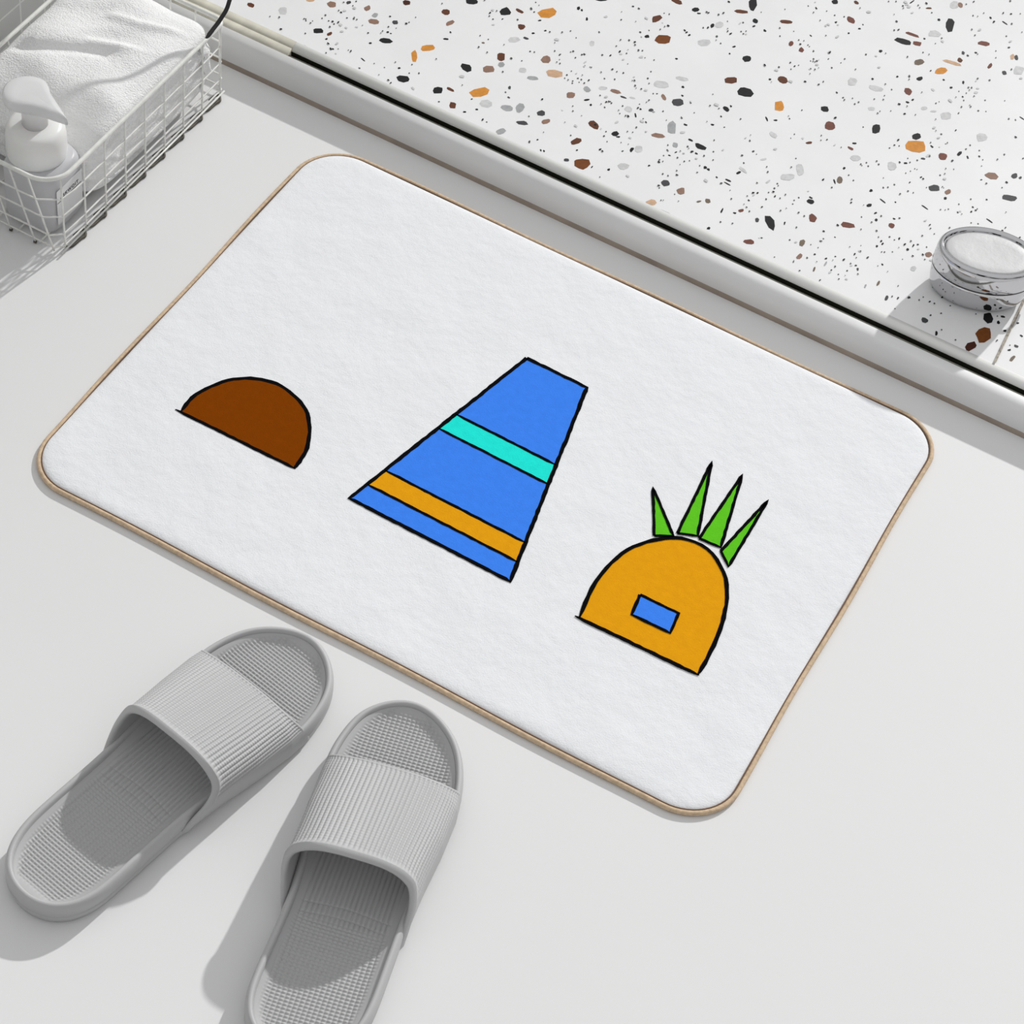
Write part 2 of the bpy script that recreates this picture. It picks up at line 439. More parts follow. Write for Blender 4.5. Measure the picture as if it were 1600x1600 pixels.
def terrazzo():
    V, F, MI = [], [], []
    mats = [M['terrazzo']] + [mat('terrazzo_chip', lin(CH[k]), .45, Specular_IOR_Level=.15, mottled=(260, .14, 3)) for k in ORDER]
    mats.append(mat('tile_seam', (.42, .38, .32), .8, mottled=(300, .5, 2)))
    mats.append(mat('terrazzo_speck', (.05, .05, .05), .4))
    # slab
    x0, x1, y0, y1 = X0, X1, TY, 1.25
    V += [(x, y, z) for x in (x0, x1) for y in (y0, y1) for z in (-.05, TZ)]
    for f in [(0, 1, 3, 2), (4, 6, 7, 5), (0, 4, 5, 1), (2, 3, 7, 6), (0, 2, 6, 4), (1, 5, 7, 3)]:
        F.append(f)
        MI.append(0)
    lay = [TZ + .00005]

    def poly(pts, mi):
        lay[0] += .0000006
        b = len(V)
        ok = True
        ps = []
        for (a, c) in pts:
            x, y, z = W(a, c, TZ)
            if y < TY + .0003:
                y = TY + .0003
            ps.append((x, y, lay[0]))
        V.extend(ps)
        F.append(tuple(reversed(range(b, b + len(pts)))))
        MI.append(mi)

    def chip(cx, cy, w_, h_, ang, k, rnd):
        n = rnd.choice((7, 8, 9)) if max(w_, h_) > 7 else 5
        big = max(w_, h_) > 7
        ca, sa = math.cos(math.radians(ang)), math.sin(math.radians(ang))
        pts = []
        ph = rnd.random() * 6.28
        for i in range(n):
            a = 2 * PI * (i + rnd.uniform(-.25, .25)) / n + ph
            j = rnd.uniform(.84, 1.14) if big else rnd.uniform(.9, 1.1)
            ex = math.copysign(abs(math.cos(a)) ** .85, math.cos(a)) * w_ / 2 * j
            ey = math.copysign(abs(math.sin(a)) ** .85, math.sin(a)) * h_ / 2 * j
            pts.append((cx + ex * ca - ey * sa, cy + ex * sa + ey * ca))
        poly(pts, k)

    rnd = random.Random(3)
    taken = []
    for line in chips.strip().splitlines():
        for it in line.split('|'):
            a = it.split()
            x, y, w_, h_, g = map(float, a[:5])
            chip(x, y, w_, h_, g, 1 + ORDER.index(a[5]), rnd)
            taken.append((x, y, max(w_, h_) / 2))
    # small dark specks and faint grey ones, clustered as in real terrazzo
    cl = [(rnd.uniform(380, 1600), rnd.uniform(0, 560)) for _ in range(90)]
    made = 0
    tries = 0
    while made < 780 and tries < 20000:
        tries += 1
        if rnd.random() < .55:
            c = rnd.choice(cl)
            x, y = rnd.gauss(c[0], 26), rnd.gauss(c[1], 18)
        else:
            x, y = rnd.uniform(370, 1600), rnd.uniform(0, 590)
        if not on_terrazzo(x, y, .002) or x > 1604 or y < -4:
            continue
        if any((x - t[0]) ** 2 + (y - t[1]) ** 2 < (t[2] + 3) ** 2 for t in taken):
            continue
        u = rnd.random()
        if u < .62:
            s = rnd.uniform(1.8, 3.4)
            chip(x, y, s, s * rnd.uniform(.7, 1), rnd.uniform(-60, 60), len(mats) - 1, rnd)
        elif u < .80:
            s = rnd.uniform(3, 5)
            chip(x, y, s, s * .6, rnd.uniform(-50, 50), 1 + ORDER.index('K'), rnd)
        elif u < .93:
            s = rnd.uniform(3, 8)
            chip(x, y, s, s * .5, rnd.uniform(-30, 40), 1 + ORDER.index('L'), rnd)
        else:
            s = rnd.uniform(3, 5)
            chip(x, y, s, s * .6, rnd.uniform(-50, 50), 1 + ORDER.index('G'), rnd)
        made += 1
    # the part of the slab outside the picture carries chips as well
    for _ in range(900):
        x, y = rnd.uniform(X0, X1), rnd.uniform(TY + .01, 1.2)
        q = RM.T @ (np.array([x, y, TZ]) - CAM)
        u_, v_ = 800 + FPX * q[0] / -q[2], 800 - FPX * q[1] / -q[2]
        if -10 < u_ < 1612 and -10 < v_ < 1612:
            continue
        k = rnd.choice('KKKKGGMLLBRTOP')
        s = rnd.choice([2.5, 3, 3, 4, 4, 6, 9, 14, 20])
        chip(u_, v_, s, s * rnd.uniform(.5, .9), rnd.uniform(-60, 60), 1 + ORDER.index(k), rnd)
    # seam between two slabs
    a = W(1603, 458, TZ)
    b = W(1552, 566, TZ)
    dx = (b[0] - a[0]) / (b[1] - a[1])
    xa = b[0] + dx * (TY + .0005 - b[1])
    xb = b[0] + dx * (1.2 - b[1])
    bi = len(V)
    z = TZ + .0012
    V += [(xa, TY + .0005, z), (xa + .0022, TY + .0005, z), (xb + .0022, 1.2, z), (xb, 1.2, z)]
    F.append((bi, bi + 1, bi + 2, bi + 3))
    MI.append(len(mats) - 2)
    o = mesh('floor', V, F, mats, smooth=False, midx=MI)
    return tag(o, kind='structure')


terrazzo()


# ------------------------------------------------------------------ bath mat
MW, MH, MR, MT = .600, .4494, .042, .0046


def rrect(w_, h_, r, n=14, cx=0, cy=0):
    pts = []
    for (sx, sy, a0) in ((1, 1, 0), (-1, 1, 90), (-1, -1, 180), (1, -1, 270)):
        for k in range(n + 1):
            a = math.radians(a0 + 90 * k / n)
            pts.append((cx + sx * (w_ / 2 - r) + r * math.cos(a), cy + sy * (h_ / 2 - r) + r * math.sin(a)))
    return pts


def edge_wobble(p):
    x, y = p
    return (x + .0007 * math.sin(y * 31 + 1) , y + .0007 * math.sin(x * 27 + .5))


bathmat = empty('bath_mat', (MW / 2, -MH / 2, 0))
tag(bathmat, 'white plush bath mat with tan edging and printed brown, blue and orange motifs', 'bath mat')


def mat_pile():
    bm = bmesh.new()
    out = []
    rings = [(0.0, .0006), (0.0, .0030), (.0008, .0040), (.0025, .0048), (.006, MT + .0008), (.012, MT + .0010)]
    prev = None
    for d_, z in rings:
        pts = rrect(MW - .0070 - 2 * d_, MH - .0070 - 2 * d_, MR - .0035 - d_, 14)
        vs = [bm.verts.new((*edge_wobble(p), z)) for p in pts]
        if prev:
            for i in range(len(vs)):
                j = (i + 1) % len(vs)
                bm.faces.new((prev[i], prev[j], vs[j], vs[i]))
        else:
            bm.faces.new(list(reversed(vs)))
        prev = vs
    bm.faces.new(prev)
    me = bpy.data.meshes.new('pile')
    bm.to_mesh(me)
    bm.free()
    return link('pile', me, M['pile'], bathmat)


mat_pile()
pth = [(*edge_wobble(p), .0026) for p in rrect(MW - .0034, MH - .0034, MR - .0017, 14)]
# thin out long straight runs with extra points
dense = []
for i in range(len(pth)):
    a, b = Vector(pth[i]), Vector(pth[(i + 1) % len(pth)])
    k = max(1, int((b - a).length / .01))
    for j in range(k):
        p = a.lerp(b, j / k)
        dense.append((*edge_wobble((p.x, p.y)), .0025))
tube('edge_binding', dense, .0020, M['binding'], bathmat, n=12, closed=True)
seam = []
for (x, y, z) in dense:
    dv = Vector((x, y))
    # inwards along the normal of the rounded rectangle
    qx = max(-MW / 2 + MR, min(MW / 2 - MR, x))
    qy = max(-MH / 2 + MR, min(MH / 2 - MR, y))
    nn = Vector((x - qx, y - qy)).normalized() if (x != qx or y != qy) else Vector((0, 0))
    seam.append((x - nn.x * .0020, y - nn.y * .0020, .0038))
tube('binding_seam', seam, .00055, M['seam'], bathmat, n=6, closed=True)

# printed motifs, lying on the pile; drawn from plain geometric shapes
MZ = MT + .0010


def mp(px, py):
    x, y, z = W(px, py, MZ)
    return (x - MW / 2, y + MH / 2)


def wobble_line(pts, seed, amp=.0006, step=.004):
    rnd = random.Random(seed)
    out = []
    for i in range(len(pts) - 1):
        a, b = np.array(pts[i]), np.array(pts[i + 1])
        n = max(1, int(np.linalg.norm(b - a) / step))
        for k in range(n):
            out.append(a + (b - a) * k / n)
    out.append(np.array(pts[-1]))
    return out


def stroke(V, F, MI, pts, wd, z, mi, seed=0, closed=False):
    rnd = random.Random(seed)
    P = wobble_line(list(pts) + ([pts[0]] if closed else []), seed)
    b = len(V)
    n = len(P)
    for i, p in enumerate(P):
        t = P[min(i + 1, n - 1)] - P[max(i - 1, 0)]
        t = t / (np.linalg.norm(t) + 1e-9)
        nn = np.array([-t[1], t[0]])
        wl = wd / 2 * rnd.uniform(.75, 1.15)
        wr = wd / 2 * rnd.uniform(.75, 1.15)
        if not closed:
            e = min(1, (i + .6) / 2, (n - i - .4) / 2)
            wl *= e
            wr *= e
        V.append((*(p + nn * wl), z))
        V.append((*(p - nn * wr), z))
    for i in range(n - 1):
        F.append((b + 2 * i, b + 2 * i + 1, b + 2 * i + 3, b + 2 * i + 2))
        MI.append(mi)


def motif(name, fills, strokes, mats, label=None):
    V, F, MI = [], [], []
    z = MZ + .0002
    for pts, mi in fills:
        z += .00006
        b = len(V)
        q = [mp(*p) for p in pts]
        V += [(*p, z) for p in q]
        F.append(tuple(range(b, b + len(q))))
        MI.append(mi)
    z += .00015
    for s, (pts, wd, closed) in enumerate(strokes):
        stroke(V, F, MI, [np.array(mp(*p)) for p in pts], wd, z, len(mats) - 1, s + 5, closed)
    me = bpy.data.meshes.new(name)
    me.from_pydata([tuple(map(float, v)) for v in V], [], F)
    me.polygons.foreach_set('material_index', MI)
    bm = bmesh.new()
    bm.from_mesh(me)
    for f in bm.faces:
        if f.normal.z < 0:
            f.normal_flip()
    bm.to_mesh(me)
    bm.free()
    o = link(name, me, mats, bathmat, smooth=False)
    if label:
        o['label'] = label
    return o


LW = .0034
# plain half disc
half = smooth_path([(283, 643), (300, 622), (330, 604), (365, 593), (400, 592), (432, 600), (458, 617), (477, 640), (484, 668), (480, 700),
                    (468, 722), (460, 732)], 4)
half = [tuple(p) for p in half]
motif('printed_motif', [(half, 0)], [(half, LW, False), ([(274, 640), (462, 733)], LW * .9, False)],
      [M['art_brown'], M['art_ink']], 'brown half-disc with a black outline')
# plain tapered block with two bands
blk = [(823, 560), (917, 606), (797, 909), (546, 779), (640, 722)]
blk = [(823, 560), (917, 606), (797, 909), (546, 779)]


def lerp2(a, b, t):
    return (a[0] + (b[0] - a[0]) * t, a[1] + (b[1] - a[1]) * t)


def band(t0, t1):
    L0, L1 = lerp2(blk[0], blk[3], t0), lerp2(blk[0], blk[3], t1)
    R0, R1 = lerp2(blk[1], blk[2], t0), lerp2(blk[1], blk[2], t1)
    return [L0, R0, R1, L1]


b1, b2 = band(.40, .50), band(.80, .90)
motif('printed_motif', [(blk, 0), (b1, 1), (b2, 2)],
      [(blk, LW, True), ([b1[0], b1[1]], LW * .8, False), ([b1[3], b1[2]], LW * .8, False),
       ([b2[0], b2[1]], LW * .8, False), ([b2[3], b2[2]], LW * .8, False)],
      [M['art_blue'], M['art_cyan'], M['art_orange'], M['art_ink']], 'blue tapered block with a cyan and an orange band, black outline')
# plain dome with green wedges above
dome = [tuple(p) for p in smooth_path([(905, 966), (925, 920), (955, 880), (990, 855), (1030, 843), (1065, 842), (1105, 858), (1130, 895), (1136, 935),
                                       (1125, 985), (1105, 1030), (1090, 1055)], 4)]
fills = [(dome, 0)]
strokes = [(dome, LW, False), ([(898, 963), (1092, 1056)], LW, False)]
for tri in ([(1022, 838), (1020, 762), (1052, 838)], [(1058, 834), (1112, 722), (1090, 838)], [(1092, 842), (1160, 742), (1126, 856)],
            [(1126, 862), (1200, 782), (1138, 886)]):
    fills.append((tri, 1))
    strokes.append((tri, LW * .8, True))
sq = [(1000, 930), (1060, 959), (1047, 990), (987, 961)]
fills.append((sq, 2))
strokes.append((sq, LW * .8, True))
motif('printed_motif', fills, strokes, [M['art_orange'], M['art_green'], M['art_blue'], M['art_ink']],
      'orange dome with green wedges and a blue block, black outline')


# ------------------------------------------------------------------ slippers
HWU = np.array([0, .12, .5, 1.1, 2.0, 3.3, 5, 8, 11, 14, 17, 20, 22, 24, 25.4, 26.4, 27.05, 27.4, 27.5]) / 100
HWV = np.array([0, 1.0, 1.95, 2.7, 3.35, 3.85, 4.10, 4.15, 4.2, 4.45, 4.85, 5.1, 5.05, 4.55, 3.75, 2.75, 1.75, .8, 0]) / 100


KN = [.015, .05, .10, .15, .20, .24, .265]


def slipper(name, loc, rz, LEN, wl, wr, inner_side, ur, label):
    """side = +1 / -1 mirrors the asymmetry"""
    root = empty(name, loc, rz)
    tag(root, label, 'slipper', 'pair of grey slide slippers')
    # closed outline: smooth, evenly resampled
    sc = LEN / .275
    HU = HWU * sc
    VL = HWV * np.interp(HWU, KN, wl)
    VR = HWV * np.interp(HWU, KN, wr)
    ctl = [(u, v) for u, v in zip(HU, VL)] + [(u, -v) for u, v in zip(HU[-2:0:-1], VR[-2:0:-1])]
    P = np.array(smooth_path(ctl, 10, True))
    seg = np.linalg.norm(np.roll(P, -1, 0) - P, axis=1)
    s = np.concatenate([[0], np.cumsum(seg)])
    n = 220
    t = np.linspace(0, s[-1], n, endpoint=False)
    PX = np.interp(t, s, np.append(P[:, 0], P[0, 0]))
    PY = np.interp(t, s, np.append(P[:, 1], P[0, 1]))
    for _ in range(3):
        PX = (np.roll(PX, 1) + 2 * PX + np.roll(PX, -1)) / 4
        PY = (np.roll(PY, 1) + 2 * PY + np.roll(PY, -1)) / 4
    T = np.stack([np.roll(PX, -1) - np.roll(PX, 1), np.roll(PY, -1) - np.roll(PY, 1)], 1)
    T /= np.linalg.norm(T, axis=1)[:, None]
    N = np.stack([T[:, 1], -T[:, 0]], 1)          # one side normal
    cen = np.array([.1375, 0])
    if np.mean(np.sum(N * (cen - np.stack([PX, PY], 1)), axis=1)) < 0:
        N = -N

    def ring(d_, z):
        return np.stack([PX + N[:, 0] * d_, PY + N[:, 1] * d_, np.full(n, z)], 1)

    prof_ = [(.0060, 0.0), (.0030, .0003), (.0012, .0020), (.0003, .0060), (.0000, .0085), (.0008, .0092), (.0006, .0102), (-.0001, .0125),
             (0.0, .0170), (.0006, .0200), (.0018, .0220), (.0034, .0228), (.0048, .0222), (.0056, .0205), (.0060, .0180), (.0064, .0150), (.0075, .0132)]
    G = np.array([ring(a, b) for a, b in prof_])
    grid_mesh('sole', G, M['slipper'], root, wrap_v=True, caps=('u0', 'u1'))

    # insole: grid between the two inset sides
    inner = ring(.0059, 0)
    top = inner[inner[:, 1] > np.interp(inner[:, 0], [0, .275], [0, 0]) - 1]
    # left and right inset borders as functions of u
    uu = inner[:, 0]
    iu0, iu1 = uu.min(), uu.max()
    k0, k1 = int(np.argmin(uu)), int(np.argmax(uu))

    def chain(a, b):
        out = [a]
        while out[-1] != b:
            out.append((out[-1] + 1) % n)
        return out

    A = inner[chain(k0, k1)]
    B = inner[chain(k1, k0)][::-1]
    if A[:, 1].mean() < B[:, 1].mean():
        A, B = B, A
    nu_, nv_ = 620, 230
    th = np.linspace(0, PI, nu_)
    U = iu0 + (iu1 - iu0) * (1 - np.cos(th)) / 2 * .25 + (iu1 - iu0) * np.linspace(0, 1, nu_) * .75
    vl = np.interp(U, A[:, 0], A[:, 1])
    vr = np.interp(U, B[:, 0], B[:, 1])
    lam = np.linspace(0, 1, nv_)
    UU = np.repeat(U[:, None], nv_, 1)
    VV = vl[:, None] * (1 - lam) + vr[:, None] * lam
    wid = (vl - vr)[:, None]
    edge = np.minimum(lam, 1 - lam)[None, :] * wid
    endd = np.minimum(UU - iu0, iu1 - UU)
    dd = np.minimum(edge, endd * .8)
    Z = .0150 + .0034 * np.exp(-(dd / .0065) ** 1.4)
    Z += .0012 * np.clip((UU - .15) / .1, 0, 1)
    pitch = .00345
    rib = np.abs(np.cos(PI * VV / pitch))
    groove = rib ** .6
    dots = .5 + .5 * np.cos(2 * PI * UU / .0027)
    zone = np.clip((UU - .185) / .004, 0, 1) + np.clip((.105 - UU) / .004, 0, 1)
    fade = np.clip((dd - .003) / .004, 0, 1)
    amp = .00135 * fade
    Z += amp * groove * (1 - zone * .65 * (1 - dots)) - amp
    for us in (.105, .113, .175):
        Z -= .0005 * np.exp(-((UU - us - .004 * np.sin(lam * PI)[None, :]) / .0006) ** 2) * fade
    Gi = np.stack([UU, VV, Z], -1)
    grid_mesh('insole', Gi, M['insole'], root)

    # strap: arch across, closed profile along
    def half(u):
        return (np.interp(u, HU, VL) + np.interp(u, HU, VR)) / 2

    def cl(u):
        return (np.interp(u, HU, VL) - np.interp(u, HU, VR)) / 2

    nt_, = (440,)
    # even spacing along the arch, so that all ribs are equally wide
    t0 = np.linspace(0, PI, 4001)
    ax = np.sign(np.cos(t0)) * np.abs(np.cos(t0)) ** .64 * .050
    az = np.abs(np.sin(t0)) ** .66 * .052
    al = np.concatenate([[0], np.cumsum(np.hypot(np.diff(ax), np.diff(az)))])
    tt = np.interp(np.linspace(0, al[-1], nt_), al, t0)
    arcl = np.linspace(0, 1, nt_)
    arcw = np.sin(tt)
    up = 1 - np.clip(arcw, 0, 1)
    u_front = .2170 + .0125 * up ** 1.5
    u_rear = ur - .0240 * np.clip((up - .35) / .65, 0, 1) ** 1.7
    loop = []
    # (f along front->rear, offset outward, bead)
    nf = 250
    for k in range(nf + 1):
        loop.append((k / nf, 0.0, 'o'))
    for a in (30, 60, 90, 120, 150):
        ar = math.radians(a)
        loop.append((1 + .05 * math.sin(ar), -.0022 + .0022 * math.cos(ar), 'r'))
    for k in range(13):
        loop.append((1 - k / 12, -.0044, 'i'))
    for a in (45, 90, 135):
        ar = math.radians(a)
        loop.append((-.02 * math.sin(ar), -.0022 - .0022 * math.cos(ar), 'f'))
    rows = []
    ribn = 50
    for f, off, kind in loop:
        u = u_front + (u_rear - u_front) * f
        # over the top the height grows towards the rear
        fc = np.clip(f, 0, 1)
        H = .0430 + .0228 * fc
        hw = half(u) + .0006 + .0022 * fc
        # at the base the strap joins the sole side
        zb = .0050
        e = .64
        cv = np.sign(np.cos(tt)) * np.abs(np.cos(tt)) ** e
        sv = np.abs(np.sin(tt)) ** .66
        base_hw = half(u) + .0004
        wv = base_hw + (hw - base_hw) * np.clip(sv * 2.2, 0, 1)
        o_ = off
        if kind == 'o':
            arc_ = arcl
            r_ = np.abs(np.cos(PI * ribn * arc_)) ** .6
            d_ = .5 + .5 * math.cos(2 * PI * f * .082 / .0023)
            band_ = min(1, (1 - f) / .05, (f + .001) / .02)
            fadeb = np.clip((sv - .42) / .12, 0, 1)
            o_ = off + .0012 * (r_ * (1 - .18 * (1 - d_)) - 1) * band_ * fadeb
            # rolled bead at the rear edge
            o_ = o_ + .0009 * math.exp(-((1 - f) / .03) ** 2)
        # the inner side of the strap bulges out towards the rear
        bulge = .0080 * fc ** 1.2 * np.clip(cv * inner_side, 0, 1) * np.clip(sv * 1.6, 0, 1)
        v = cv * (wv + o_) + inner_side * bulge
        z = zb + sv * (H - zb + o_)
        rows.append(np.stack([u, v + cl(u), z], 1))
    G = np.array(rows)
    grid_mesh('strap', G, M['slipper'], root, wrap_u=True, caps=())
    return root


slipper('slide_slipper', (.2282, -.7543, 0), 1.3872, .2903, [1.0283, 1.0204, 1.0217, 1.0213, 1.019, 1.0199, 1.0248],
        [.9999, .9288, .909, .9321, .9619, .981, 1.0209], -1, .1415, 'light grey ribbed slide slipper nearer the basket, seen whole with its heel')
slipper('slide_slipper', (.4387, -.7585, 0), 1.8099, .2903, [1.09, .98, .89, .8934, .8922, .9078, .9756],
        [1.0817, 1.0867, 1.0992, 1.0819, 1.0583, 1.0178, .9992], 1, .1320, 'light grey ribbed slide slipper whose heel is cut off by the picture edge')


# ------------------------------------------------------------------ wire basket
BX0, BX1, BY0, BY1, BH = -.236, -.105, -.243, .003, .081
basket = empty('wire_basket', ((BX0 + BX1) / 2, (BY0 + BY1) / 2, 0))
tag(basket, 'white coated wire basket with rusty bottom wires, holding a towel and a pump bottle', 'basket')
bo = Vector(basket.location)


def bl(p):
    return (p[0] - bo.x, p[1] - bo.y, p[2])


WR, HR = .00085, .0019
# top rim: rounded rectangle, bowed a little outwards at the left
rim = []
rx0, rx1, ry0, ry1 = BX0 - .004, BX1, BY0 - .004, BY1
cxr, cyr = (rx0 + rx1) / 2, (ry0 + ry1) / 2

def rim_outline():
    pts = []
    for (sx, sy, a0, r) in ((1, 1, 0, .009), (-1, 1, 90, .009), (-1, -1, 180, .024), (1, -1, 270, .024)):
        for k in range(11):
            a = math.radians(a0 + 9 * k)
            pts.append((sx * ((rx1 - rx0) / 2 - r) + r * math.cos(a), sy * ((ry1 - ry0) / 2 - r) + r * math.sin(a)))
    return pts


for p in rim_outline():
    rim.append(bl((p[0] + cxr, p[1] + cyr, BH)))
tube('rim', rim, HR, M['wire'], basket, n=10, closed=True)


def rim_at(x, y):
    """pull a point of the straight sides onto the rounded rim corner"""
    r = .024 if y < 0 and y < (ry0 + ry1) / 2 else .009
    for sx, ccx in ((1, rx1 - r), (-1, rx0 + r)):
        for sy, ccy in ((1, ry1 - r), (-1, ry0 + r)):
            if (x - ccx) * sx > 0 and (y - ccy) * sy > 0:
                dv = Vector((x - ccx, y - ccy))
                dv.normalize()
                return (ccx + dv.x * r, ccy + dv.y * r)
    return (x, y)


# bottom: nearly square corners
def side_point(kind, s, z):
    """kind: R right side, F front, B back, L left; s metres from the corner"""
    f = z / BH
    if kind == 'R':
        bx, by = BX1, BY0 + .003 + s
        tx, ty = BX1, BY0 + .003 + s
    elif kind == 'F':
        bx, by = BX1 - s, BY0 + .001
        tx, ty = BX1 - .020 - s * .96 if s > .004 else BX1 - s, BY0 - .004
    elif kind == 'B':
        bx, by = BX1 - s, BY1
        tx, ty = bx, BY1
    else:
        bx, by = BX0, BY0 + s
        tx, ty = BX0 - .004, BY0 + s
    rx, ry = rim_at(tx, ty)
    return bl((bx + (rx - bx) * f, by + (ry - by) * f, z))


def upright(kind, s, foot=True):
    pts = [side_point(kind, s, z) for z in np.linspace(.0018, BH, 9)]
    return tube('upright_wire', pts, WR, M['wire'], basket, n=7)


nR = 9
ss = [.005 + i * .0291 for i in range(nR)]
for s in ss:
    upright('R', s)
for s in (.006, .0247, .049, .073, .097, .121):
    upright('F', s)
for s in (.004, .030, .056, .082, .108, .134):
    upright('B', s)
for s in (.03, .06, .09, .12, .15, .18, .21):
    upright('L', s)


def level_loop(z, r_, m_, nm):
    pts = []
    for s in np.linspace(.004, BY1 - BY0 - .006, 14):
        pts.append(side_point('R', s, z))
    for s in np.linspace(.004, BX1 - BX0 - .004, 8):
        pts.append(side_point('B', s, z))
    for s in np.linspace(BY1 - BY0 - .004, .004, 12):
        pts.append(side_point('L', s, z))
    for s in np.linspace(BX1 - BX0 - .026, .0045, 8):
        pts.append(side_point('F', s, z))
    return tube(nm, pts, r_, m_, basket, n=7, closed=True)


for f in (.235, .47, .70):
    level_loop(BH * f, WR * .95, M['wire'], 'level_wire')
level_loop(.0060, .0008, M['wire'], 'bottom_wire')
# rusty bent wires along the right foot of the basket, one between every two uprights
for i in range(nR - 1):
    s0, s1 = ss[i] + .004, ss[i + 1] - .004
    x = BX1 + .0012
    y0_, y1_ = BY0 + .003 + s0, BY0 + .003 + s1
    loop = smooth_path([(x - .0015, y0_ - .003, .0030), (x + .0010, y0_ + .002, .0014), (x + .0020, y0_ * .35 + y1_ * .65, .0014), (x + .0030, y1_ - .003, .0014),
                        (x - .0010, y1_ + .001, .0030), (x - .0026, y1_ - .004, .0040), (x - .0030, (y0_ + y1_) / 2, .0040)], 5)
    tube('foot_wire', [bl(p) for p in loop], .00125, M['rust'] if i % 2 or i > 3 else M['rust'], basket, n=7)
# floor of the basket: fine wires
for i in range(6):
    x = BX0 + .02 + i * .0225
    tube('floor_wire', [bl((x, BY0 + .001, .0032)), bl((x, BY1 - .001, .0032))], .0009, M['wire'], basket, n=6)
for s in (.0247, .049, .073):
    p = side_point('F', s, .0018)
    bmk = [(p[0] - .0012, p[1] - .0004, .0016), (p[0] + .0012, p[1], .0016)]
    tube('wire_tip', bmk, .0013, M['rust'], basket, n=8)
# carrying handle with worn black grip rising from the far right corner
hz = smooth_path([(BX1, BY1 - .030, BH + .001), (BX1 + .0002, BY1 - .020, BH + .004), (BX1 + .001, BY1 - .008, BH + .009), (BX1 + .0018, BY1 + .002, BH + .018),
                  (BX1 + .001, BY1 + .008, BH + .040), (BX1 - .010, BY1 + .010, BH + .085), (BX1 - .045, BY1 + .010, BH + .105),
                  ((BX0 + BX1) / 2 - .01, BY1 + .010, BH + .108), (BX0 + .03, BY1 + .010, BH + .100), (BX0, BY1 + .008, BH + .060), (BX0 - .004, BY1 - .002, BH + .002)], 8)
tube('handle', [bl(p) for p in hz], lambda f: .0008 + .0011 * min(1, f / .05), M['black'], basket, n=9)
basket.children[-1]['label'] = 'black worn wire handle'


